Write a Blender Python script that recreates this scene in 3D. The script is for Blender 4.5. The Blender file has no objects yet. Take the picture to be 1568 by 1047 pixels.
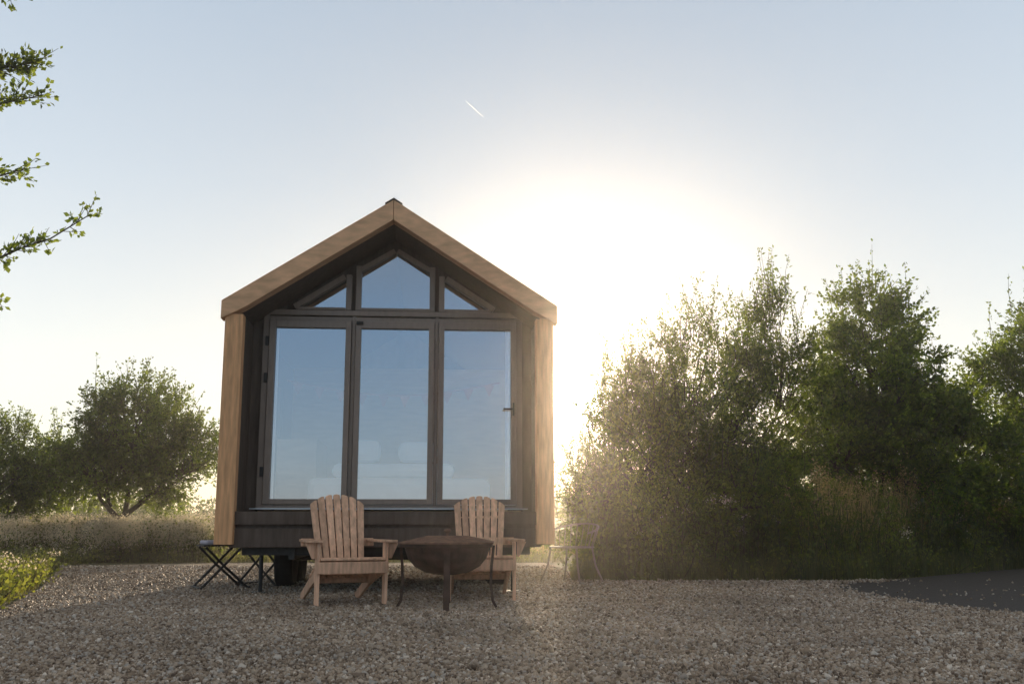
import bpy, bmesh, math, random
import numpy as np
from mathutils import Vector, Matrix
random.seed(7); rng=np.random.default_rng(11)
scene=bpy.context.scene
COL=scene.collection
SUN_EL=math.radians(6.9); SUN_AZ=math.radians(3.0)
SUNV=Vector((math.sin(SUN_AZ)*math.cos(SUN_EL),math.cos(SUN_AZ)*math.cos(SUN_EL),math.sin(SUN_EL)))

# ---------------------------------------------------------------- materials
def mat(name,base=(.5,.5,.5),rough=.7,metal=0.,var=0.,nscale=20,stretch=(1,1,1),bump=0.,bscale=60,island=0.,col2=None,spec=.3):
    m=bpy.data.materials.new(name); m.use_nodes=True
    nt=m.node_tree; N=nt.nodes; L=nt.links; b=N['Principled BSDF']
    b.inputs['Roughness'].default_value=rough; b.inputs['Metallic'].default_value=metal
    b.inputs['Specular IOR Level'].default_value=spec
    tc=N.new('ShaderNodeTexCoord'); mp=N.new('ShaderNodeMapping'); mp.inputs['Scale'].default_value=stretch
    L.new(tc.outputs['Object'],mp.inputs['Vector'])
    nz=N.new('ShaderNodeTexNoise'); nz.inputs['Scale'].default_value=nscale; nz.inputs['Detail'].default_value=5
    L.new(mp.outputs[0],nz.inputs['Vector'])
    c2=col2 if col2 else tuple(c*(1-var) for c in base)
    c1=tuple(min(1,c*(1+var*.4)) for c in base)
    mx=N.new('ShaderNodeMix'); mx.data_type='RGBA'
    mx.inputs['A'].default_value=(*c2,1); mx.inputs['B'].default_value=(*c1,1)
    cr=N.new('ShaderNodeMapRange'); cr.inputs[1].default_value=.3; cr.inputs[2].default_value=.7
    L.new(nz.outputs['Fac'],cr.inputs[0]); L.new(cr.outputs[0],mx.inputs['Factor'])
    out=mx.outputs['Result']
    if island>0:
        g=N.new('ShaderNodeNewGeometry'); hs=N.new('ShaderNodeHueSaturation')
        r=N.new('ShaderNodeMapRange'); r.inputs[3].default_value=1-island; r.inputs[4].default_value=1+island
        L.new(g.outputs['Random Per Island'],r.inputs[0]); L.new(r.outputs[0],hs.inputs['Value'])
        L.new(out,hs.inputs['Color']); out=hs.outputs[0]
    L.new(out,b.inputs['Base Color'])
    if bump>0:
        n2=N.new('ShaderNodeTexNoise'); n2.inputs['Scale'].default_value=bscale; n2.inputs['Detail'].default_value=6
        L.new(mp.outputs[0],n2.inputs['Vector'])
        bp=N.new('ShaderNodeBump'); bp.inputs['Strength'].default_value=bump; bp.inputs['Distance'].default_value=.01
        L.new(n2.outputs['Fac'],bp.inputs['Height']); L.new(bp.outputs[0],b.inputs['Normal'])
    return m

def leafmat(name,c1,c2,trans=.5,tcol=None,rough=.5):
    m=bpy.data.materials.new(name); m.use_nodes=True
    nt=m.node_tree; N=nt.nodes; L=nt.links
    N.remove(N['Principled BSDF']); out=N['Material Output']
    g=N.new('ShaderNodeNewGeometry'); mx=N.new('ShaderNodeMix'); mx.data_type='RGBA'
    mx.inputs['A'].default_value=(*c1,1); mx.inputs['B'].default_value=(*c2,1)
    L.new(g.outputs['Random Per Island'],mx.inputs['Factor'])
    tc=N.new('ShaderNodeTexCoord'); nz=N.new('ShaderNodeTexNoise'); nz.inputs['Scale'].default_value=1.4
    L.new(tc.outputs['Object'],nz.inputs['Vector'])
    r=N.new('ShaderNodeMapRange'); r.inputs[1].default_value=.3; r.inputs[2].default_value=.7; r.inputs[3].default_value=.5; r.inputs[4].default_value=1.4
    L.new(nz.outputs['Fac'],r.inputs[0])
    hs=N.new('ShaderNodeHueSaturation'); L.new(mx.outputs['Result'],hs.inputs['Color']); L.new(r.outputs[0],hs.inputs['Value'])
    d=N.new('ShaderNodeBsdfDiffuse'); L.new(hs.outputs[0],d.inputs[0])
    t=N.new('ShaderNodeBsdfTranslucent')
    h2=N.new('ShaderNodeMix'); h2.data_type='RGBA'; h2.blend_type='MULTIPLY'; h2.inputs['Factor'].default_value=1
    tc_=tcol or (3.2,3.0,1.2); h2.inputs['B'].default_value=(*tc_,1)
    L.new(hs.outputs[0],h2.inputs['A']); L.new(h2.outputs['Result'],t.inputs[0])
    s=N.new('ShaderNodeMixShader'); s.inputs[0].default_value=trans; L.new(d.outputs[0],s.inputs[1]); L.new(t.outputs[0],s.inputs[2])
    gl=N.new('ShaderNodeBsdfGlossy'); gl.inputs['Roughness'].default_value=rough; gl.inputs[0].default_value=(.8,.85,.8,1)
    s2=N.new('ShaderNodeMixShader'); s2.inputs[0].default_value=.04; L.new(s.outputs[0],s2.inputs[1]); L.new(gl.outputs[0],s2.inputs[2])
    L.new(s2.outputs[0],out.inputs[0]); return m

M={}
M['cedar']=mat('cedar',(.72,.40,.20),.6,var=.32,nscale=5,stretch=(6,6,.7),bump=.25,bscale=20,island=.10)
M['cedar_r']=mat('cedar_rafter',(.74,.45,.26),.6,var=.28,nscale=5,stretch=(1,6,3),bump=.2,bscale=20,island=.08)
M['dark']=mat('dark_timber',(.11,.082,.066),.6,var=.35,nscale=4,stretch=(6,6,.8),bump=.3,bscale=25)
M['frame']=mat('window_frame_paint',(.24,.185,.15),.4,var=.15,nscale=6,stretch=(4,4,1),spec=.5)
M['black']=mat('black_metal',(.03,.029,.029),.45,metal=.2,var=.2)
M['chassis']=mat('galvanised_chassis',(.05,.05,.05),.5,metal=.5,var=.3)
M['tyre']=mat('tyre_rubber',(.02,.02,.02),.85,var=.2,bump=.2)
M['roof']=mat('roof_metal',(.16,.15,.14),.45,metal=.5,var=.2)
M['teak']=mat('chair_wood',(.72,.45,.30),.6,var=.36,nscale=6,stretch=(5,5,1),bump=.2,bscale=30,island=.18)
M['rust']=mat('rusty_steel',(.22,.13,.09),.75,var=.5,nscale=14,bump=.4,bscale=50,metal=.1)
M['rust2']=mat('sooty_steel',(.085,.053,.041),.75,var=.6,nscale=10,bump=.4,bscale=50,metal=.1)
M['zinc']=mat('sill_aluminium',(.45,.47,.5),.3,metal=.8,var=.1)
M['linen']=mat('linen',(.85,.84,.82),.9,var=.06,nscale=8)
M['blanket']=mat('terracotta_blanket',(.45,.17,.10),.95,var=.2,nscale=8)
M['inwood']=mat('interior_ply',(.52,.40,.28),.7,var=.15,nscale=4,stretch=(1,6,6))
M['cushion']=mat('cushion_fabric',(.45,.43,.5),.9,var=.15)
M['wire']=mat('pale_metal',(.30,.26,.22),.4,metal=.4,var=.2)
M['bark']=mat('bark',(.10,.077,.055),.9,var=.5,nscale=12,stretch=(1,1,.3),bump=.5)

def m_gravel():
    m=bpy.data.materials.new('gravel_sheet'); m.use_nodes=True
    N=m.node_tree.nodes; L=m.node_tree.links; b=N['Principled BSDF']; b.inputs['Roughness'].default_value=.85; b.inputs['Specular IOR Level'].default_value=.2
    tc=N.new('ShaderNodeTexCoord')
    v=N.new('ShaderNodeTexVoronoi'); v.inputs['Scale'].default_value=52; L.new(tc.outputs['Object'],v.inputs['Vector'])
    cr=N.new('ShaderNodeValToRGB'); e=cr.color_ramp.elements
    e[0].color=(.15,.108,.078,1); e[1].color=(.70,.59,.46,1); x=e.new(.5); x.color=(.41,.325,.24,1)
    sp=N.new('ShaderNodeSeparateColor'); L.new(v.outputs['Color'],sp.inputs[0]); L.new(sp.outputs[0],cr.inputs[0])
    nz=N.new('ShaderNodeTexNoise'); nz.inputs['Scale'].default_value=.7; nz.inputs['Detail'].default_value=4; L.new(tc.outputs['Object'],nz.inputs['Vector'])
    r=N.new('ShaderNodeMapRange'); r.inputs[1].default_value=.35; r.inputs[2].default_value=.65; r.inputs[3].default_value=.75; r.inputs[4].default_value=1.1
    L.new(nz.outputs['Fac'],r.inputs[0])
    hs=N.new('ShaderNodeHueSaturation'); L.new(cr.outputs[0],hs.inputs['Color']); L.new(r.outputs[0],hs.inputs['Value']); L.new(hs.outputs[0],b.inputs['Base Color'])
    bp=N.new('ShaderNodeBump'); bp.inputs['Strength'].default_value=1; bp.inputs['Distance'].default_value=.02; bp.invert=True
    L.new(v.outputs['Distance'],bp.inputs['Height']); L.new(bp.outputs[0],b.inputs['Normal'])
    return m
def m_pebble():
    m=bpy.data.materials.new('pebble_stone'); m.use_nodes=True
    N=m.node_tree.nodes; L=m.node_tree.links; b=N['Principled BSDF']; b.inputs['Roughness'].default_value=.6; b.inputs['Specular IOR Level'].default_value=.4
    g=N.new('ShaderNodeNewGeometry'); cr=N.new('ShaderNodeValToRGB'); e=cr.color_ramp.elements
    e[0].color=(.13,.092,.066,1); e[1].color=(.80,.71,.60,1)
    for p,c in((.2,(.26,.195,.135,1)),(.45,(.39,.305,.22,1)),(.7,(.51,.415,.32,1)),(.88,(.40,.37,.33,1))):
        x=e.new(p); x.color=c
    L.new(g.outputs['Random Per Island'],cr.inputs[0])
    tc=N.new('ShaderNodeTexCoord'); nz=N.new('ShaderNodeTexNoise'); nz.inputs['Scale'].default_value=.8; nz.inputs['Detail'].default_value=4; L.new(tc.outputs['Object'],nz.inputs['Vector'])
    r=N.new('ShaderNodeMapRange'); r.inputs[1].default_value=.35; r.inputs[2].default_value=.65; r.inputs[3].default_value=.76; r.inputs[4].default_value=1.1
    L.new(nz.outputs['Fac'],r.inputs[0]); hs=N.new('ShaderNodeHueSaturation'); L.new(cr.outputs[0],hs.inputs['Color']); L.new(r.outputs[0],hs.inputs['Value'])
    L.new(hs.outputs[0],b.inputs['Base Color']); return m
M['gravel']=m_gravel(); M['pebble']=m_pebble()
M['asphalt']=mat('asphalt',(.08,.074,.070),.9,var=.4,nscale=60,bump=.6,bscale=150)
M['grassland']=mat('grass_ground',(.06,.068,.03),.95,nscale=1.5,col2=(.12,.10,.05),bump=.8,bscale=40)
M['leafR']=leafmat('willow_leaf',(.028,.050,.015),(.078,.104,.027),.55,(5.0,4.4,1.4))
M['leafB']=leafmat('hawthorn_leaf',(.030,.052,.016),(.078,.108,.026),.52,(5.2,4.7,1.2))
M['leafL']=leafmat('thorn_leaf',(.030,.050,.016),(.08,.108,.028),.52,(5.0,4.5,1.2))
M['weed']=leafmat('weed_leaf',(.05,.070,.023),(.105,.122,.04),.54,(3.8,3.4,1.2))
M['dry']=leafmat('dry_grass',(.30,.235,.11),(.50,.38,.20),.55,(1.7,1.5,1.1))
M['grass']=leafmat('grass_blade',(.05,.064,.024),(.11,.11,.045),.5,(2.4,2.1,1.1))
M['flower']=leafmat('umbel_flower',(.62,.54,.40),(.80,.72,.56),.5,(1.15,1.1,1.0))

def m_glass():
    m=bpy.data.materials.new('window_glass'); m.use_nodes=True
    N=m.node_tree.nodes; L=m.node_tree.links; N.remove(N['Principled BSDF'])
    g=N.new('ShaderNodeBsdfGlossy'); g.inputs['Roughness'].default_value=.0; g.inputs[0].default_value=(.82,.89,.97,1)
    t=N.new('ShaderNodeBsdfTransparent'); t.inputs[0].default_value=(.95,.96,.97,1)
    s=N.new('ShaderNodeMixShader'); s.inputs[0].default_value=.36
    tc=N.new('ShaderNodeTexCoord'); nz=N.new('ShaderNodeTexNoise'); nz.inputs['Scale'].default_value=1.2; nz.inputs['Detail'].default_value=0
    L.new(tc.outputs['Object'],nz.inputs['Vector']); bp=N.new('ShaderNodeBump'); bp.inputs['Strength'].default_value=.05; bp.inputs['Distance'].default_value=.02
    L.new(nz.outputs['Fac'],bp.inputs['Height']); L.new(bp.outputs[0],g.inputs['Normal'])
    L.new(t.outputs[0],s.inputs[1]); L.new(g.outputs[0],s.inputs[2]); L.new(s.outputs[0],N['Material Output'].inputs[0]); return m
M['glass']=m_glass()

# ---------------------------------------------------------------- helpers
def empty(name,loc=(0,0,0),rz=0):
    o=bpy.data.objects.new(name,None); o.location=loc; o.rotation_euler=(0,0,rz); COL.objects.link(o); return o
def finish(bm,name,m,parent=None,bevel=0,smooth=False):
    bmesh.ops.recalc_face_normals(bm,faces=bm.faces)
    me=bpy.data.meshes.new(name); bm.to_mesh(me); bm.free()
    if smooth:
        for p in me.polygons: p.use_smooth=True
    me.materials.append(M[m]); o=bpy.data.objects.new(name,me); COL.objects.link(o)
    if parent: o.parent=parent
    if bevel:
        b=o.modifiers.new('b','BEVEL'); b.width=bevel; b.segments=2; b.limit_method='ANGLE'
    return o
def box(bm,x0,x1,y0,y1,z0,z1):
    vs=[bm.verts.new((x,y,z)) for x in(x0,x1) for y in(y0,y1) for z in(z0,z1)]
    for f in((0,1,3,2),(4,6,7,5),(0,4,5,1),(2,3,7,6),(0,2,6,4),(1,5,7,3)): bm.faces.new([vs[i] for i in f])
def prism(bm,pts,o,ux,uy,th):
    o=Vector(o);ux=Vector(ux);uy=Vector(uy);n=ux.cross(uy).normalized()*th
    a=[bm.verts.new(o+ux*p[0]+uy*p[1]) for p in pts]; b=[bm.verts.new(v.co+n) for v in a]
    bm.faces.new(a); bm.faces.new(b[::-1]); k=len(a)
    for i in range(k): bm.faces.new([a[i],b[i],b[(i+1)%k],a[(i+1)%k]])
def prismxz(bm,pts,y0,y1): prism(bm,pts,(0,y0,0),(1,0,0),(0,0,1),-(y1-y0))
def beam(bm,p0,p1,w,t,side=(1,0,0)):
    p0=Vector(p0);p1=Vector(p1);d=(p1-p0).normalized();s=Vector(side);s=(s-d*s.dot(d)).normalized();n=d.cross(s)
    vs=[]
    for p in(p0,p1):
        for a,b in((-1,-1),(1,-1),(1,1),(-1,1)): vs.append(bm.verts.new(p+s*a*w/2+n*b*t/2))
    for f in((0,1,2,3),(7,6,5,4),(0,4,5,1),(1,5,6,2),(2,6,7,3),(3,7,4,0)): bm.faces.new([vs[i] for i in f])
def tube(bm,pts,rs,sides=8,cap=True):
    pts=[Vector(p) for p in pts]; rings=[]
    if not hasattr(rs,'__len__'): rs=[rs]*len(pts)
    for i,p in enumerate(pts):
        d=(pts[min(i+1,len(pts)-1)]-pts[max(i-1,0)]).normalized()
        a=Vector((0,0,1)) if abs(d.z)<.9 else Vector((1,0,0)); s=d.cross(a).normalized(); t=d.cross(s)
        rings.append([bm.verts.new(p+(s*math.cos(k*2*math.pi/sides)+t*math.sin(k*2*math.pi/sides))*rs[i]) for k in range(sides)])
    for i in range(len(rings)-1):
        for k in range(sides): bm.faces.new([rings[i][k],rings[i][(k+1)%sides],rings[i+1][(k+1)%sides],rings[i+1][k]])
    if cap: bm.faces.new(rings[0]); bm.faces.new(rings[-1][::-1])
def lathe(bm,prof,c,axis='z',n=32):
    c=Vector(c); rings=[]
    for r,h in prof:
        ring=[]
        for k in range(n):
            a=2*math.pi*k/n
            v=Vector((r*math.cos(a),r*math.sin(a),h)) if axis=='z' else Vector((h,r*math.cos(a),r*math.sin(a)))
            ring.append(bm.verts.new(c+v))
        rings.append(ring)
    for i in range(len(rings)-1):
        for k in range(n): bm.faces.new([rings[i][k],rings[i][(k+1)%n],rings[i+1][(k+1)%n],rings[i+1][k]])
    bm.faces.new(rings[0]); bm.faces.new(rings[-1])

def npmesh(name,V,F,mats,midx=None,parent=None):
    me=bpy.data.meshes.new(name); n=len(V); k=F.shape[1]; nf=len(F)
    me.vertices.add(n); me.vertices.foreach_set('co',V.astype(np.float32).ravel())
    me.loops.add(nf*k); me.loops.foreach_set('vertex_index',F.astype(np.int32).ravel())
    me.polygons.add(nf); me.polygons.foreach_set('loop_start',np.arange(0,nf*k,k,dtype=np.int32))
    for m in mats: me.materials.append(M[m])
    me.update(calc_edges=True)
    o=bpy.data.objects.new(name,me); COL.objects.link(o)
    if parent: o.parent=parent
    return o
def norm(a): return a/np.maximum(np.linalg.norm(a,axis=1,keepdims=True),1e-9)
def leaves(P,D,Ln,W):
    n=len(P); D=norm(D); S=norm(np.cross(D,rng.normal(size=(n,3)))); Nn=np.cross(D,S)
    Ln=Ln[:,None]; W=W[:,None]
    mid=P+D*Ln*.5
    V=np.stack([P,mid+S*W*.5+Nn*W*.15,P+D*Ln,mid-S*W*.5+Nn*W*.15],1).reshape(-1,3)
    return V,np.arange(4*n).reshape(-1,4)
def blades(P,H,W,lean=.35):
    n=len(P); a=rng.uniform(0,2*np.pi,n); S=np.stack([np.cos(a),np.sin(a),0*a],1)
    b=rng.uniform(0,2*np.pi,n); Ld=np.stack([np.cos(b),np.sin(b),0*b],1)*(H*lean*rng.uniform(.1,1,n))[:,None]
    up=np.stack([0*a,0*a,H],1); W=W[:,None]
    V=np.stack([P-S*W/2,P+S*W/2,P+up*.55+Ld*.3+S*W*.4,P+up*.55+Ld*.3-S*W*.4,P+up+Ld+S*W*.08,P+up+Ld-S*W*.08],1).reshape(-1,3)
    i=np.arange(n)[:,None]*6
    F=np.concatenate([i+np.array([[0,1,2,3]]),i+np.array([[3,2,4,5]])],0)
    return V,F
class Tubes:
    def __init__(s): s.V=[];s.F=[];s.n=0
    def add(s,pts,rs,sides=4):
        pts=np.array(pts,float);m=len(pts)
        d=np.gradient(pts,axis=0); d=norm(d); ref=np.array([.3,.2,.93]) if abs(d[0][2])<.8 else np.array([1.,.1,0])
        a=norm(np.cross(d,ref)); b=np.cross(d,a); th=np.arange(sides)*2*np.pi/sides
        ring=pts[:,None,:]+(a[:,None,:]*np.cos(th)[None,:,None]+b[:,None,:]*np.sin(th)[None,:,None])*np.array(rs)[:,None,None]
        s.V.append(ring.reshape(-1,3))
        i=np.arange(m-1)[:,None]*sides; k=np.arange(sides)[None,:]; k2=(k+1)%sides
        F=np.stack([i+k,i+k2,i+sides+k2,i+sides+k],-1).reshape(-1,4)+s.n
        s.F.append(F); s.n+=m*sides
    def get(s): return np.concatenate(s.V),np.concatenate(s.F)

def make_tree(name,base,ells,lmat,leaf=(.05,.028),twigs=14,lpt=20,tl=(.25,.55),up=.5,stems=3,trunk_r=.07,spikes=0,droop=0,trunk_h=.6):
    root=empty(name); base=np.array(base,float); T=Tubes(); P=[];D=[]
    stem=[]
    for i in range(stems):
        a=rng.uniform(0,6.28); top=base+np.array([math.cos(a)*.25*(stems>1),math.sin(a)*.2*(stems>1),trunk_h])
        b0=base+np.array([math.cos(a)*.1*(stems>1),math.sin(a)*.1*(stems>1),-.05])
        mid=(b0+top)/2+rng.normal(0,.04,3)
        T.add([b0,mid,top],[trunk_r*1.25,trunk_r,trunk_r*.85],8); stem.append(top)
    for(cx,cy,cz,rx,ry,rz,nc) in ells:
        c=np.array([cx,cy,cz]); R=np.array([rx,ry,rz])
        s0=stem[rng.integers(len(stem))]
        q=[s0,s0*.6+c*.4+rng.normal(0,.1,3),c+rng.normal(0,.1,3)*R]
        T.add(q,[trunk_r*.8,trunk_r*.55,trunk_r*.3],6)
        limb=[]
        for j in range(max(4,nc//9)):
            v=rng.normal(size=3); v/=np.linalg.norm(v); v[2]=abs(v[2])*.8-.15
            e=c+v*R*.75; t=rng.uniform(.1,1); st=q[0]*(1-t)+q[2]*t
            m=(st+e)/2+rng.normal(0,.08,3)+np.array([0,0,.05]); T.add([st,m,e],[trunk_r*.4,trunk_r*.26,.008],5); limb.append((st,m,e))
        for j in range(nc):
            v=rng.normal(size=3); v/=np.linalg.norm(v); rr=rng.uniform(.15,1)**.45
            p=c+v*R*rr*rng.uniform(.85,1.12)
            if p[2]<.15: p[2]=.15+rng.uniform(0,.3)
            ds=[np.linalg.norm(p-l[2]) for l in limb]; lb=limb[int(np.argmin(ds))]
            T.add([lb[1],(lb[1]+p)/2+rng.normal(0,.06,3),p],[.012,.008,.005],3)
            for k in range(twigs):
                d=v*.8+rng.normal(size=3)*.8+np.array([0,0,up]); d/=np.linalg.norm(d)
                l=rng.uniform(*tl); s_=p+rng.normal(0,.09,3); e=s_+d*l+np.array([0,0,-droop*l])
                T.add([s_,(s_+e)/2+rng.normal(0,.02,3),e],[.004,.003,.0015],3)
                t=rng.uniform(.1,1.03,lpt)[:,None]; P.append(s_+(e-s_)*t+rng.normal(0,.018,(lpt,3))); D.append(d*.7+rng.normal(0,.7,(lpt,3)))
        for j in range(int(spikes)):
            a=rng.uniform(0,6.28); r=rng.uniform(0,.95); p=c+np.array([math.cos(a)*r*rx,math.sin(a)*r*ry,rz*math.sqrt(1-r*r)*.9])
            l=rng.uniform(.35,.95); e=p+np.array([rng.normal(0,.14),rng.normal(0,.1),l])
            T.add([p,(p+e)/2+rng.normal(0,.03,3),e],[.007,.005,.002],3)
            n=int(34*l); t=rng.uniform(0,1.02,n)[:,None]; P.append(p+(e-p)*t+rng.normal(0,.02,(n,3))); D.append(np.array([0,0,.5])+rng.normal(0,.7,(n,3)))
    V,F=T.get(); npmesh('trunk_and_branches',V,F,['bark'],parent=root)
    P=np.concatenate(P);D=np.concatenate(D);n=len(P); s=rng.uniform(.6,1.25,n)
    V,F=leaves(P,D,leaf[0]*s,leaf[1]*s); npmesh('leaves',V,F,[lmat],parent=root)
    return root

# ---------------------------------------------------------------- world, sun
w=bpy.data.worlds.new('World'); scene.world=w; w.use_nodes=True
N=w.node_tree.nodes; L=w.node_tree.links; bg=N['Background']
sk=N.new('ShaderNodeTexSky'); sk.sky_type='NISHITA'; sk.sun_disc=False; sk.sun_elevation=SUN_EL; sk.sun_rotation=SUN_AZ
sk.altitude=50; sk.air_density=1.0; sk.dust_density=.3; sk.ozone_density=2.0
L.new(sk.outputs[0],bg.inputs[0]); bg.inputs[1].default_value=.05
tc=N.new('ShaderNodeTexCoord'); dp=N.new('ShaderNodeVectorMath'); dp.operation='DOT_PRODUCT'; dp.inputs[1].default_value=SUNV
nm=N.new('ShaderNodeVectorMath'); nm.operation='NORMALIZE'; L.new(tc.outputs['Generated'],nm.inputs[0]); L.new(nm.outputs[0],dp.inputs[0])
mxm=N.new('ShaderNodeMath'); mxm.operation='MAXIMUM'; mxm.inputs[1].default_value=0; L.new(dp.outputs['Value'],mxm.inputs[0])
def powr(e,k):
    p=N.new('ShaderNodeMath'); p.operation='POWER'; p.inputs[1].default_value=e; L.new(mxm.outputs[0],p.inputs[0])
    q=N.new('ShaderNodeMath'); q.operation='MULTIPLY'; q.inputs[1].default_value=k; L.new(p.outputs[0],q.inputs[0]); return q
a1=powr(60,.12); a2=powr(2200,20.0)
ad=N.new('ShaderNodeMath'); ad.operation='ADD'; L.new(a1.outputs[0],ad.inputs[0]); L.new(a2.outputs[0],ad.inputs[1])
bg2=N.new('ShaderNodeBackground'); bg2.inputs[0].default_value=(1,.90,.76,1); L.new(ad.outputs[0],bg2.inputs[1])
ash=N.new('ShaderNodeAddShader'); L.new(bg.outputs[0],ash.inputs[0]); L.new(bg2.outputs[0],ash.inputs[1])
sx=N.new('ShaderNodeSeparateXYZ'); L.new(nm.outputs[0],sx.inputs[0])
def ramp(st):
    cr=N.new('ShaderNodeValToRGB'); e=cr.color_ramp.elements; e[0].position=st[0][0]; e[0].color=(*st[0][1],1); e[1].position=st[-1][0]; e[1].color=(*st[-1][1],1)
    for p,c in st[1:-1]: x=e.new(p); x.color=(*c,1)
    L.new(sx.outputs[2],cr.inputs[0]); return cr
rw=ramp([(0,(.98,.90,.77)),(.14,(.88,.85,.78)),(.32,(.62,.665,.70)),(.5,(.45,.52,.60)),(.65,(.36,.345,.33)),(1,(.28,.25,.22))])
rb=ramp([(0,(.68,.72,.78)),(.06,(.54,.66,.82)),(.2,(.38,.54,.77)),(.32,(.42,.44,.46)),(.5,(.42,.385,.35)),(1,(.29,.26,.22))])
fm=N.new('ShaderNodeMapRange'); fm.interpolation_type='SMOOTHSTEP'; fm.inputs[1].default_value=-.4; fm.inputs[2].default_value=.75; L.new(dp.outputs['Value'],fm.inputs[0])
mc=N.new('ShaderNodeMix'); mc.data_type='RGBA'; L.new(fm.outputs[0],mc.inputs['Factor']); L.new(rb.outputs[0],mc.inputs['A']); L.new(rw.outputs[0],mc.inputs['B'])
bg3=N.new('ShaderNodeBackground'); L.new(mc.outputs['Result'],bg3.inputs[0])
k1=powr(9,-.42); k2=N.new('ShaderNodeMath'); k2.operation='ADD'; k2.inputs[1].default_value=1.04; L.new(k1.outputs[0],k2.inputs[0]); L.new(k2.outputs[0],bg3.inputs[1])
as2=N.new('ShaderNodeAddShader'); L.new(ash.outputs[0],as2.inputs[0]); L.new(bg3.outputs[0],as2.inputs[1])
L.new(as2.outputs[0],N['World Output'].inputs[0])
sl=bpy.data.lights.new('sun','SUN'); sl.energy=5; sl.angle=math.radians(.5); sl.color=(1,.79,.56)
so=bpy.data.objects.new('sun',sl); COL.objects.link(so); so.rotation_euler=SUNV.to_track_quat('Z','Y').to_euler()
hz=bpy.data.materials.new('evening_haze'); hz.use_nodes=True; n_=hz.node_tree; n_.nodes.remove(n_.nodes['Principled BSDF'])
vs_=n_.nodes.new('ShaderNodeVolumeScatter'); vs_.inputs['Density'].default_value=.0028; vs_.inputs['Anisotropy'].default_value=.85; vs_.inputs['Color'].default_value=(1,.92,.80,1)
n_.links.new(vs_.outputs[0],n_.nodes['Material Output'].inputs['Volume']); M['haze']=hz
bm=bmesh.new(); box(bm,-30,30,-3,50,-.5,9); finish(bm,'haze','haze')

# ---------------------------------------------------------------- camera
cd=bpy.data.cameras.new('camera'); cam=bpy.data.objects.new('camera',cd); COL.objects.link(cam)
cd.sensor_width=36; cd.lens=35; cd.clip_end=6000; cam.location=(0,0,.72); cam.rotation_euler=(math.radians(90+10.28),0,0)
scene.camera=cam
scene.view_settings.view_transform='Standard'; scene.view_settings.look='None'; scene.view_settings.exposure=0

# ---------------------------------------------------------------- ground
def sheet(name,pts,z,m):
    bm=bmesh.new(); vs=[bm.verts.new((x,y,z)) for x,y in pts]; bm.faces.new(vs)
    if bm.faces[:][0].normal.z<0: bmesh.ops.reverse_faces(bm,faces=bm.faces)
    me=bpy.data.meshes.new(name); bm.to_mesh(me); bm.free(); me.materials.append(M[m]); o=bpy.data.objects.new(name,me); COL.objects.link(o); return o
sheet('ground',[(-2500,-2500),(2500,-2500),(2500,4000),(-2500,4000)],0,'grassland')
GRAV=[(-2.2,-6),(-2.6,3),(-3.3,6),(-4.25,8.6),(-5.2,11.3),(-6.6,14.8),(-7.5,17),(-6.5,18),(-4.5,18.6),(.6,18.6),(.9,13.4),(1.6,12.75),(2.6,12.8),(3.6,12.7),(4.6,12.9),(6,13),(12,10),(12,-6)]
sheet('gravel_yard',GRAV,.004,'gravel')
ASP=[(3.75,12.1),(3.5,11.2),(3.5,10.2),(3.62,9.2),(3.95,8.2),(4.6,7.4),(6,6.3),(9,5.0),(14,3.6),(14,21.5),(8.4,16.6),(6.0,14.2),(4.6,12.7)]
sheet('asphalt_driveway',ASP,.008,'asphalt')
def inpoly(P,poly):
    x,y=P[:,0],P[:,1]; c=np.zeros(len(P),bool); n=len(poly); j=n-1
    for i in range(n):
        xi,yi=poly[i];xj,yj=poly[j]
        if yi!=yj: c^=((yi>y)!=(yj>y))&(x<(xj-xi)*(y-yi)/(yj-yi)+xi)
        j=i
    return c
def pebbles():
    n=720000; Y=rng.uniform(3.6,17,n); X=rng.uniform(-8,7,n); P=np.stack([X,Y],1)
    dens=np.clip(1.0-(Y-7)/8,.12,1)
    keep=inpoly(P,GRAV)&(np.abs(X)<.56*Y+.3)&(rng.uniform(size=n)<dens)
    PJ=P+rng.normal(0,.12,P.shape); ina=inpoly(PJ,ASP); keep&=~(ina&(rng.uniform(size=n)<.994))
    P=P[keep]; n=len(P); s=rng.uniform(.0045,.0105,n)*(1+np.clip(P[:,1]-8,0,9)*.05)
    s*=np.where(rng.uniform(size=n)<.03,1.5,1)
    cube=np.array([[a,b,c] for a in(-1,1) for b in(-1,1) for c in(-1,1)],float)
    V=cube[None]*(1+rng.normal(0,.22,(n,8,3)))*.8
    V*=rng.uniform(.6,1.3,(n,1,3))
    q=rng.normal(size=(n,4)); q/=np.linalg.norm(q,axis=1,keepdims=True); w_,x,y,z=q.T
    R=np.stack([1-2*(y*y+z*z),2*(x*y-z*w_),2*(x*z+y*w_),2*(x*y+z*w_),1-2*(x*x+z*z),2*(y*z-x*w_),2*(x*z-y*w_),2*(y*z+x*w_),1-2*(x*x+y*y)],1).reshape(n,3,3)
    V=np.einsum('nij,nkj->nki',R,V)*s[:,None,None]
    V[:,:,0]+=P[:,0,None];V[:,:,1]+=P[:,1,None];V[:,:,2]+=(.006+s*rng.uniform(.2,1.3,n))[:,None]
    F=np.array([(0,1,3,2),(4,6,7,5),(0,4,5,1),(2,3,7,6),(0,2,6,4),(1,5,7,3)])
    F=(np.arange(n)[:,None,None]*8+F[None]).reshape(-1,4)
    npmesh('gravel_stones',V.reshape(-1,3),F,['pebble']); print('pebbles',n)
pebbles()

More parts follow.
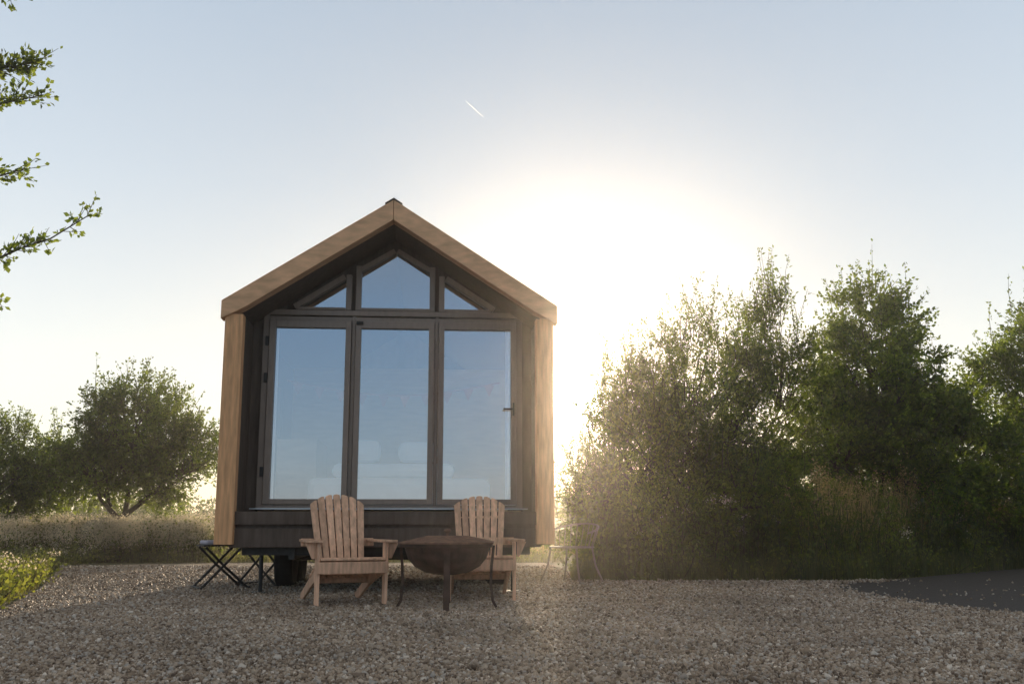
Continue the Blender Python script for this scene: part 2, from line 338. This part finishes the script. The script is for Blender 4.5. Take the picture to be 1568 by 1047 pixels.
# ---------------------------------------------------------------- tiny house
H=empty('tiny_house',(-1.237,10,0),math.radians(4.7))
zo=lambda x:3.82-.647*abs(x)
bm=bmesh.new()
for s in(-1,1): box(bm,min(s*1.67,s*1.49),max(s*1.67,s*1.49),0,.14,.51,2.80)
finish(bm,'front_posts','cedar',H,.006)
bm=bmesh.new()
for s in(-1,1):
    p=[(s*.002,4.04),(s*1.71,2.934),(s*1.71,2.745),(s*1.48,zo(1.48)),(s*.002,3.82)]
    prismxz(bm,p,-.03,.138)
finish(bm,'front_fascia','cedar_r',H,.006)
bm=bmesh.new(); prismxz(bm,[(-.09,3.998),(0,4.056),(.09,3.998),(.0,4.046)],-.045,6.5)
finish(bm,'ridge_cap','roof',H)
bm=bmesh.new()
for s in(-1,1): prismxz(bm,[(0,4.03),(s*1.70,2.93),(s*1.70,2.90),(0,4.0)],.142,6.45)
finish(bm,'roof_metal','roof',H)
bm=bmesh.new()
for s in(-1,1): prismxz(bm,[(0,3.995),(s*1.68,2.905),(s*1.68,2.76),(s*1.49,zo(1.49)),(0,3.825)],.142,6.4)
finish(bm,'roof_lining','dark',H)
bm=bmesh.new()
WY0,WY1,WZ0,WZ1=1.30,3.02,1.35,2.45  # extent of the side wall openings added to light the interior
for s in(-1,1):
    y=.143
    while y<6.2:
        sp_=[(.50,WZ0),(WZ1,2.82)] if WY0-.02<y and y+.138<WY1+.05 else [(.50,2.82)]
        for z0,z1 in sp_: box(bm,min(s*1.645,s*1.515),max(s*1.645,s*1.515),y,y+.138,z0,z1)
        y+=.145
    for y0,y1,z0,z1 in((.15,WY0,.52,2.80),(WY1+.01,6.08,.52,2.80),(WY0,WY1+.01,.52,WZ0-.01),(WY0,WY1+.01,WZ1+.01,2.80)): box(bm,min(s*1.62,s*1.53),max(s*1.62,s*1.53),y0,y1,z0,z1)
prismxz(bm,[(-1.6,.5),(1.6,.5),(1.6,2.84),(0,3.9),(-1.6,2.84)],6.1,6.25)
finish(bm,'cladding_walls','dark',H,.004)
bm=bmesh.new()
for s in(-1,1):
    bm.faces.new([bm.verts.new(v) for v in((s*1.58,WY0-.02,WZ0-.02),(s*1.58,WY1+.02,WZ0-.02),(s*1.58,WY1+.02,WZ1+.02),(s*1.58,WY0-.02,WZ1+.02))])
finish(bm,'added_side_windows','glass',H)  # side panes and openings added to let sky light reach the interior
bm=bmesh.new(); box(bm,-1.512,1.512,.145,6.09,.76,.828); finish(bm,'floor','dark',H)
bm=bmesh.new(); box(bm,-1.54,1.54,.06,.138,.70,.83); box(bm,-1.54,1.54,.09,.14,.48,.665); box(bm,-1.53,1.53,.12,.2,.6,.755)
finish(bm,'front_plinth','dark',H,.006)
bm=bmesh.new()
prismxz(bm,[(-1.514,.83),(-1.40,.83),(-1.40,2.93),(-1.514,2.86)],.74,.82)
prismxz(bm,[(1.41,.83),(1.514,.83),(1.514,2.86),(1.41,2.93)],.74,.82)
for s in(-1,1): prismxz(bm,[(s*1.42,2.90),(s*1.236,3.02),(s*1.0,3.02),(s*.54,3.34),(s*.54,zo(.54))],.745,.82)
prismxz(bm,[(-.36,3.42),(.0,3.655),(.385,3.42),(.385,zo(.385)),(0,3.82),(-.36,zo(.36))],.745,.82)
prismxz(bm,[(-.54,3.0),(-.36,3.0),(-.36,zo(.36)),(-.54,zo(.54))],.743,.82)
prismxz(bm,[(.385,3.0),(.54,3.0),(.54,zo(.54)),(.385,zo(.385))],.743,.82)
finish(bm,'gable_wall','dark',H,.003)
bm=bmesh.new()
box(bm,-1.40,-1.335,.69,.80,.89,2.95); box(bm,1.345,1.41,.69,.80,.89,2.95)
box(bm,-.452,-.412,.70,.80,.89,3.0); box(bm,.45,.49,.70,.80,.89,3.0)
box(bm,-1.335,1.345,.703,.80,2.885,2.93); box(bm,-1.44,1.44,.68,.79,2.94,3.0)
box(bm,-1.40,1.41,.69,.80,.87,.905)
sash=[(-1.33,-1.263,-.516,-.456),(-.408,-.35,.385,.446),(.494,.554,1.284,1.34)]
for a,b,c,d in sash:
    box(bm,a,b,.66,.74,.91,2.88); box(bm,c,d,.66,.74,.91,2.88)
    box(bm,b,c,.663,.74,.91,.966); box(bm,b,c,.663,.74,2.80,2.88)
def strip(a,b,w_,y0=.665,y1=.744):
    a=Vector((a[0],0,a[1]));b=Vector((b[0],0,b[1])); d=(b-a).normalized(); n=Vector((-d.z,0,d.x))*w_
    prismxz(bm,[(a.x,a.z),(b.x,b.z),(b.x+n.x,b.z+n.z),(a.x+n.x,a.z+n.z)],y0,y1)
box(bm,-.525,-.465,.668,.742,3.002,3.40); box(bm,-.42,-.36,.668,.742,3.002,3.50)
box(bm,.385,.445,.668,.742,3.002,3.50); box(bm,.49,.55,.668,.742,3.002,3.40)
strip((-1.06,3.004),(-.525,3.35),.06); strip((.55,3.35),(1.08,3.004),.06)
strip((-.36,3.43),(.012,3.655),.055); strip((.012,3.655),(.385,3.43),.055)
box(bm,-1.05,-.53,.67,.742,3.001,3.03); box(bm,-.36,.385,.67,.742,3.001,3.03); box(bm,.55,1.06,.67,.742,3.001,3.03)
finish(bm,'window_frames','frame',H,.004)
bm=bmesh.new(); prism(bm,[(-1.45,0),(1.46,0),(1.46,.012),(-1.45,.012)],(0,.60,.858),(1,0,0),(0,0,1),-.1); finish(bm,'metal_sill','zinc',H)
bm=bmesh.new()
for a,b,c,d in sash:
    vs=[bm.verts.new(v) for v in((b-.01,.705,.95),(c+.01,.705,.95),(c+.01,.705,2.81),(b-.01,.705,2.81))]; bm.faces.new(vs)
for P_ in([(-1.03,3.02),(-.52,3.02),(-.52,3.36)],[(-.37,3.02),(.395,3.02),(.395,3.44),(.012,3.67),(-.37,3.44)],[(.54,3.02),(1.05,3.02),(.54,3.36)]):
    bm.faces.new([bm.verts.new((x,.712,z)) for x,z in P_])
finish(bm,'glazing','glass',H)
bm=bmesh.new()
beam(bm,(1.31,.64,1.86),(1.31,.64,2.0),.02,.015); beam(bm,(1.31,.63,1.93),(1.20,.63,1.93),.02,.018,(0,0,1))
for z in(1.2,2.2,2.6): box(bm,-1.37,-1.335,.66,.69,z,z+.1)
box(bm,-.40,-.33,.63,.66,2.84,2.87)
finish(bm,'door_handle_and_hinges','black',H,.003)
bm=bmesh.new(); box(bm,-1.51,1.51,.83,6.09,.83,.85); box(bm,-1.51,1.51,4.0,4.05,.851,2.87); box(bm,-1.49,-1.0,2.6,3.9,.852,1.75)
finish(bm,'interior_joinery','inwood',H)
bm=bmesh.new(); box(bm,-.95,1.1,1.3,3.6,.87,1.22); box(bm,-.55,-.15,1.42,1.68,1.40,1.66); box(bm,.05,.5,1.42,1.68,1.40,1.64); box(bm,-.7,.7,1.44,2.0,1.22,1.39)
o=finish(bm,'bed_and_pillows','linen',H,.08)
bm=bmesh.new(); pts=[(-1.2+2.4*i/20,2.30-.16*math.sin(math.pi*i/20)) for i in range(21)]
tube(bm,[(x,1.25,z) for x,z in pts],.010,6)
for x,z in pts[1:-1:2]: prism(bm,[(-.06,0),(.06,0),(0,-.13)],(x,1.245,z-.008),(1,0,0),(0,0,1),.003)
finish(bm,'bunting','blanket',H)
bm=bmesh.new()
for x0 in(-1.48,1.24):
    pts=[(x0+.22*i/24,.90+.03*math.sin(i*1.6)) for i in range(25)]
    for i in range(24):
        (xa,ya),(xb,yb)=pts[i],pts[i+1]; bm.faces.new([bm.verts.new(v) for v in((xa,ya,.88),(xb,yb,.88),(xb,yb,2.85),(xa,ya,2.85))])
bmesh.ops.remove_doubles(bm,verts=bm.verts,dist=.0005); finish(bm,'curtains','linen',H,smooth=True)
bm=bmesh.new()
for x in(-.95,.95): box(bm,x-.03,x+.03,.25,6.1,.36,.47)
for y in(.3,1.6,3,4.5,6): box(bm,-1.45,1.45,y,y+.06,.40,.478)
beam(bm,(-1.2,1.75,.33),(1.2,1.75,.33),.06,.06,(0,1,0)); beam(bm,(-1.2,2.6,.33),(1.2,2.6,.33),.06,.06,(0,1,0))
for x in(-1.3,1.3):
    for y in(.6,5.9): tube(bm,[(x,y,.02),(x,y,.42)],.022,10); box(bm,x-.09,x+.09,y-.09,y+.09,.006,.022)
finish(bm,'chassis','chassis',H)
bm=bmesh.new()
for x in(-1.2,1.2):
    for y in(1.75,2.6):
        lathe(bm,[(.10,-.07),(.2,-.09),(.30,-.1),(.325,-.08),(.335,-.03),(.335,.03),(.325,.08),(.30,.1),(.2,.09),(.10,.07)],(x,y,.335),'x',36)
finish(bm,'wheels','tyre',H)
# ---------------------------------------------------------------- adirondack chairs
def adirondack(loc,rz):
    R=empty('adirondack_chair',loc,rz)
    bm=bmesh.new()
    for s in(-1,1):
        prism(bm,[(-.045,0),(.045,0),(.045,.535),(-.055,.535)],(s*.30-.014,0,0),(0,1,0),(0,0,1),.028)
        prism(bm,[(-.03,.27),(-.03,.375),(.06,.385),(.40,.25),(.90,.05),(.90,0),(.80,0),(.42,.14)],(s*.262-.014,0,0),(0,1,0),(0,0,1),.026)
        prism(bm,[(0,.535),(0,.40),(.025,.40),(.085,.535)],(s*.325,-.012,0),(s,0,0),(0,0,1),.024)
    box(bm,-.315,.315,-.07,-.047,.275,.375)
    beam(bm,(-.34,.60,.53),(.34,.60,.53),.07,.025,(0,.3,1)); beam(bm,(-.25,.43,.21),(.25,.43,.21),.08,.025,(0,.3,1))
    beam(bm,(-.22,.70,.78),(.22,.70,.78),.06,.022,(0,.3,1))
    finish(bm,'frame','teak',R,.004)
    bm=bmesh.new()
    for i in range(6):
        t=i/5; y=-.035+t*.44; z=.395-(.155*max(0,(y-.04))/.37)
        beam(bm,(-.285,y,z),(.285,y,z),.073,.02,(0,1,-.36 if y>.04 else -.05))
    finish(bm,'seat_slats','teak',R,.004)
    bm=bmesh.new(); lean=Vector((0,.33,.76)).normalized(); n=7
    base=Vector((0,.395,.215)); ht=[.745,.79,.812,.82,.812,.79,.745]
    for i in range(n):
        k=i-(n-1)/2; bx=k*.060; tx=k*.076; d=(lean*.8+Vector((tx-bx,0,0))).normalized(); side=Vector((1,0,0)); side=(side-d*side.dot(d)).normalized()
        h=ht[i]; wb,wt=.050,.064
        arc=[(wt/2*math.cos(a),h-wt*.22+wt*.22*math.sin(a)-k*.007*math.cos(a)) for a in [math.pi*j/6 for j in range(7)]]
        prism(bm,[(-wb/2,0),(wb/2,0)]+arc,base+Vector((bx,0,0)),side,d,.02)
    finish(bm,'back_slats','teak',R,.003)
    bm=bmesh.new()
    for s in(-1,1):
        pts=[(.0,-.10),(.06,-.115),(.115,-.095),(.135,-.03),(.12,.15),(.09,.45),(.075,.68),(.0,.68),(-.005,.3),(-.012,-.03)]
        prism(bm,[(s*(p[0]+.268),p[1]) for p in pts],(0,0,.537),(1,0,0),(0,1,0),.022)
    finish(bm,'armrests','teak',R,.005)
    return R
adirondack((-1.40,8.90,.012),math.radians(22))
adirondack((-.28,9.45,.012),math.radians(4))

# ---------------------------------------------------------------- fire pit
Fp=empty('fire_pit',(-.555,8.72,.01),math.radians(48))
bm=bmesh.new(); a=.30
hexv=[(math.cos(math.radians(-138+60*k)),math.sin(math.radians(-138+60*k))) for k in range(6)]
for i in range(6):
    x0,y0=hexv[i]; x1,y1=hexv[(i+1)%6]; beam(bm,(x0*.44,y0*.44,.522),(x1*.44,y1*.44,.522),.03,.012,(0,0,1))
for i in range(4):
    x0,y0=[(-a,-a),(a,-a),(a,a),(-a,a)][i]
    dx,dy=(1 if x0>0 else -1),(1 if y0>0 else -1)
    tp=[(x0*.94,y0*.94,.52),(x0*.90,y0*.90,.36),(x0*.88,y0*.88,.2),(x0*.92,y0*.92,.06),(x0*1.0,y0*1.0,.0)]
    for j in range(4): beam(bm,tp[j],tp[j+1],.05,.022,(-dy,dx,0))
finish(bm,'legs_and_frame','rust2',Fp,.002)
bm=bmesh.new(); prof=[(.365,.515),(.36,.48),(.335,.41),(.28,.345),(.19,.295),(.08,.275)]
lathe(bm,prof,(0,0,0),n=40); finish(bm,'bowl','rust2',Fp,smooth=False)
bm=bmesh.new()
l0=[bm.verts.new((x*.46,y*.46,.535)) for x,y in hexv]; l1=[bm.verts.new((x*.46,y*.46,.55)) for x,y in hexv]
l2=[bm.verts.new((x*.20,y*.20,.60)) for x,y in hexv]; bm.faces.new(l0)
for u,v in((l0,l1),(l1,l2)):
    for i in range(6): bm.faces.new([u[i],u[(i+1)%6],v[(i+1)%6],v[i]])
bm.faces.new(l2); tube(bm,[(0,0,.597),(0,0,.625)],.01,8); lathe(bm,[(.012,.622),(.03,.632),(.034,.645),(.022,.658),(.005,.662)],(0,0,0),n=16)
finish(bm,'lid','rust',Fp,.003)

# ---------------------------------------------------------------- folding chairs
def folding(loc,rz,cushion):
    R=empty('folding_chair',loc,rz); bm=bmesh.new()
    for s in(-.21,.21):
        tube(bm,[(s,-.25,0),(s,.02,.28),(s,.20,.47),(s*.97,.26,.60),(s*.95,.31,.80)],.014,8)
        tube(bm,[(s*.9,.28,0),(s*.9,0,.25),(s*.9,-.2,.45)],.014,8)
    for y,z in((-.25,.02),(.28,.02),(.31,.80),(.27,.65)): tube(bm,[(-.21,y,z),(.21,y,z)],.012,8)
    for i in range(6): beam(bm,(-.21,-.2+i*.08,.465),(.21,-.2+i*.08,.465),.06,.014,(0,1,0))
    for z,y in((.70,.283),(.76,.295)): beam(bm,(-.2,y,z),(.2,y,z),.045,.012,(0,.2,1))
    finish(bm,'frame','black',R)
    if cushion:
        bm=bmesh.new(); box(bm,-.2,.2,-.2,.2,.475,.52); finish(bm,'cushion','cushion',R,.02)
folding((-3.22,11.25,.01),math.radians(-62),True)
folding((-2.85,11.8,.01),math.radians(-110),False)

# ---------------------------------------------------------------- wire garden chair
R=empty('wire_garden_chair',(.72,12.3,.01),math.radians(-35)); bm=bmesh.new()
n=24; ring=[(.27*math.cos(2*math.pi*i/n),.26*math.sin(2*math.pi*i/n),.42) for i in range(n+1)]; tube(bm,ring,.010,6)
arc=[(.31*math.cos(math.radians(a)),.05+.30*math.sin(math.radians(a)),.62+.08*math.sin(math.radians(a))) for a in range(-25,206,15)]; tube(bm,arc,.011,6)
for i in range(2,15): 
    a=math.radians(-25+i*15-15); tube(bm,[(.26*math.cos(a),.25*math.sin(a),.42),arc[i-1]],.005,5)
for i in range(-4,5): x=i*.055; h=math.sqrt(max(0,.26**2-x*x)); tube(bm,[(x,-h,.42),(x,h,.42)],.004,5); tube(bm,[(-h,x,.425),(h,x,.425)],.004,5)
for sx_,sy in((-1,-1),(1,-1),(1,1),(-1,1)): tube(bm,[(sx_*.18,sy*.18,.42),(sx_*.21,sy*.21,.2),(sx_*.28,sy*.27,0)],.011,6)
finish(bm,'wire_frame','wire',R,smooth=True)

# ---------------------------------------------------------------- vegetation
make_tree('willow_shrub',(2.4,14.2,0),[(1.75,14,1.45,.75,.9,1.3,72),(2.75,14.2,1.9,1.0,1.1,1.65,110),(3.75,14.4,2.15,.7,1,1.85,88),(2.6,13.7,.8,1.5,.7,.7,65)],'leafR',leaf=(.058,.025),twigs=14,lpt=20,up=.8,stems=6,trunk_r=.045,spikes=32)
make_tree('willow_shrub',(1.15,14,0),[(1.1,13.9,.85,.4,.6,.85,36),(1.32,14.1,1.6,.38,.6,1.15,32)],'leafR',leaf=(.05,.022),twigs=11,lpt=16,up=.9,stems=4,trunk_r=.025,spikes=14,trunk_h=.3)
make_tree('hawthorn_tree',(5.8,16.2,0),[(5.95,16.1,3.05,.9,1.1,1.45,100),(6.1,16,1.5,1.3,1.1,1.2,95),(5.0,15.8,1.7,.7,.9,1.25,60),(7.3,16.4,1.6,.9,1,1.15,75)],'leafB',leaf=(.062,.04),twigs=15,lpt=20,up=.3,stems=3,trunk_r=.09,spikes=6,trunk_h=.9)
make_tree('hawthorn_tree',(9.2,17.6,0),[(9.45,17.6,3.1,1.05,1.2,1.55,100),(9.0,17.2,1.4,1.5,1.2,1.2,90),(11.4,17.5,2.4,1.3,1.2,1.9,90)],'leafB',leaf=(.062,.04),twigs=15,lpt=20,up=.3,stems=3,trunk_r=.1,spikes=6,trunk_h=.9)
make_tree('hawthorn_tree',(-7.45,19.8,0),[(-7.5,19.8,2.35,1.15,1.1,1.15,105),(-6.5,19.8,1.8,.8,.9,.8,48),(-8.3,19.9,1.8,.7,.9,.7,40)],'leafL',leaf=(.058,.038),twigs=14,lpt=19,up=.35,stems=3,trunk_r=.075,spikes=10,trunk_h=.8)
make_tree('hawthorn_tree',(-10.6,20.5,0),[(-10.6,20.5,1.5,1.3,1.2,1.1,120),(-9.5,20.8,1.7,.7,1.0,.7,45)],'leafL',leaf=(.058,.038),twigs=14,lpt=19,up=.35,stems=3,trunk_r=.06,spikes=8,trunk_h=.6)

def patch(name,n,fx,hmin,hmax,lm,gm='grass',nbl=20000,fl=0,leaf=(.05,.03),leafn=45,fm='flower',fw=(.06,.06,.035),fn=50,bw=(.005,.011)):
    root=empty(name); P=[];D=[];T=Tubes();FP=[]
    for i in range(n):
        x,y=fx(); h=rng.uniform(hmin,hmax); e=np.array([x+rng.normal(0,.12),y+rng.normal(0,.12),h]); b=np.array([x,y,0.])
        T.add([b,(b+e)/2+rng.normal(0,.03,3),e],[.006,.005,.002],3)
        t=rng.uniform(.1,1,leafn)[:,None]; P.append(b+(e-b)*t+rng.normal(0,.07,(leafn,3))*np.array([1,1,.5])); D.append(rng.normal(0,.7,(leafn,3))+np.array([0,0,.3]))
        if rng.uniform()<fl:
            FP.append(e+rng.normal(0,1,(fn,3))*np.array(fw))
    V,F=T.get(); npmesh('stems',V,F,['bark'],parent=root)
    P=np.concatenate(P);P[:,2]=np.abs(P[:,2]);D=np.concatenate(D);s=rng.uniform(.6,1.3,len(P)); V,F=leaves(P,D,leaf[0]*s,leaf[1]*s); npmesh('leaves',V,F,[lm],parent=root)
    if FP:
        P=np.concatenate(FP); V,F=leaves(P,rng.normal(size=(len(P),3)),np.full(len(P),.028),np.full(len(P),.022)); npmesh('flower_heads',V,F,[fm],parent=root)
    if nbl:
        G=np.array([fx() for _ in range(nbl)]); P=np.stack([G[:,0],G[:,1],0*G[:,0]],1); V,F=blades(P,rng.uniform(hmin*.35,hmax*.95,nbl),rng.uniform(*bw,nbl)); npmesh('grass_blades',V,F,[gm],parent=root)
    return root
U=rng.uniform
def fr():
    x=U(1.0,13); y=13.0+max(0,(x-4.2))*.92+U(0,1)**1.3*1.8; return x,y
patch('hedge_undergrowth',1500,fr,.45,1.1,'weed','grass',16000,.04,(.06,.035),50)
def fr2():
    x=U(3.9,13); y=13.35+max(0,(x-4.2))*.93+U(0,1)**1.5*1.3; return x,y
patch('dry_tall_grass',420,fr2,.9,1.45,'weed','dry',6000,1.0,leafn=8,fm='dry',fw=(.03,.03,.10),fn=36,bw=(.008,.016))
def fr3():
    x=U(.75,13); y=12.75+max(0,(x-4.2))*.9+U(-.15,.5); return x,y
patch('verge_grass',200,fr3,.12,.4,'weed','grass',14000,0,leafn=20)
def fl1():
    return U(-16,-5.7),19+U(0,1)**1.2*4
patch('meadow_weeds',1200,fl1,.4,.85,'weed','grass',9000,.8,leafn=40,leaf=(.065,.04),fw=(.10,.10,.05),fn=80)
cl=[(U(-11,-5.9),U(18.7,19.6)) for _ in range(60)]
def fl4():
    c=cl[rng.integers(len(cl))]; return c[0]+rng.normal(0,.14),c[1]+rng.normal(0,.1)
patch('flowering_hogweed',560,fl4,.35,.72,'weed','dry',0,1.0,leafn=16,leaf=(.06,.04),fw=(.09,.09,.07),fn=110)
def fl2():
    y=U(7,21); xe=np.interp(y,[3,6,8.6,11.3,14.8,17,21],[-2.6,-3.3,-4.25,-5.2,-6.6,-7.5,-7.5]); return xe-abs(rng.normal(0,1.3))-.05,y
patch('lawn_edge_grass',600,fl2,.08,.34,'weed','grass',9000,.25,leafn=22,fw=(.03,.03,.03),fn=16)
def fl3():
    return U(-8,1),18.5+U(0,1)*3
patch('rough_grass',250,fl3,.06,.22,'weed','grass',9000,0,leafn=16)
def ff():
    return U(-45,45),U(66,78)
patch('distant_hedge',1500,ff,1.2,2.8,'leafL','grass',0,0,(.24,.16),60)
def fmid():
    return U(-6,2),U(22,28)
patch('meadow_grass',350,fmid,.2,.5,'weed','dry',6000,.3,leafn=30)

def overhang():
    root=empty('hawthorn_tree'); T=Tubes(); P=[];D=[]
    b=np.array([-6.6,7.2,0]); T.add([b,b+[.05,.05,1.6],b+[.0,0,3.4],b+[.1,0,6.0]],[.17,.14,.10,.03],10)
    def br(pts,r,dens=24,spread=.2):
        pts=np.array(pts,float); m=len(pts); T.add(pts,np.linspace(r,.004,m),6)
        seg=np.linalg.norm(np.diff(pts,axis=0),axis=1); tot=seg.sum()
        for k in range(int(tot*dens)):
            t=U(.15,1)*(m-1); i=min(int(t),m-2); f=t-i; p=pts[i]*(1-f)+pts[i+1]*f
            d=(pts[i+1]-pts[i]); d=d/np.linalg.norm(d)+rng.normal(0,.8,3)+np.array([0,0,.3]); d/=np.linalg.norm(d); l=U(.05,spread)
            T.add([p,p+d*l*.5,p+d*l],[.004,.003,.0015],3)
            n=rng.integers(4,9); P.append(p+d*l*U(.3,1.05,n)[:,None]+rng.normal(0,.011,(n,3))); D.append(d+rng.normal(0,.7,(n,3)))
    br([(-6.6,7.2,2.1),(-5.2,7.35,2.5),(-4.1,7.5,2.69),(-3.83,7.5,2.82),(-3.6,7.5,2.90),(-3.30,7.5,3.10)],.014,22,.19)
    br([(-6.5,7.2,2.85),(-4.9,7.3,3.2),(-4.25,7.5,3.36),(-3.84,7.5,3.47)],.011,28,.2)
    br([(-6.5,7.2,3.3),(-4.9,7.3,3.8),(-4.25,7.5,3.98),(-3.76,7.5,4.09)],.012,32,.24)
    br([(-6.5,7.2,3.6),(-4.9,7.3,4.15),(-4.25,7.5,4.29),(-3.84,7.5,4.37)],.012,46,.24)
    br([(-6.5,7.2,4.7),(-4.9,7.3,5.1),(-4.4,7.5,5.06),(-4.0,7.5,4.98)],.014,36,.2)
    br([(-6.5,7.2,1.85),(-4.9,7.3,2.28),(-3.97,7.5,2.42)],.012,18,.1)
    for k in range(26):
        a=U(1.6,4.7) ; z=U(2.2,5.6); l=U(.8,1.7); e=b+np.array([math.cos(a)*l,math.sin(a)*l,z+U(.1,.8)]); br([b+[0,0,z],b+[math.cos(a)*l*.5,math.sin(a)*l*.5,z+.1],e],.025,22,.3)
    V,F=T.get(); npmesh('trunk_and_branches',V,F,['bark'],parent=root)
    P_=np.concatenate(P);D_=np.concatenate(D);s=U(.6,1.3,len(P_)); V,F=leaves(P_,D_,.048*s,.031*s); npmesh('leaves',V,F,['leafL'],parent=root)
overhang()

M['contrail']=leafmat('contrail_ice',(.75,.75,.75),(.8,.8,.8),.95,(1.05,1.1,1.15))
cp=np.array([(-92,1880,832),(-75,1884,817),(-58,1887,802)],float); wn=np.array([.66,0,.75]); ws=[.25,.75,.3]
V=np.concatenate([np.stack([p-wn*k,p+wn*k]) for p,k in zip(cp,ws)]); npmesh('contrail',V,np.array([[0,1,3,2],[2,3,5,4]]),['contrail'])
print('done')
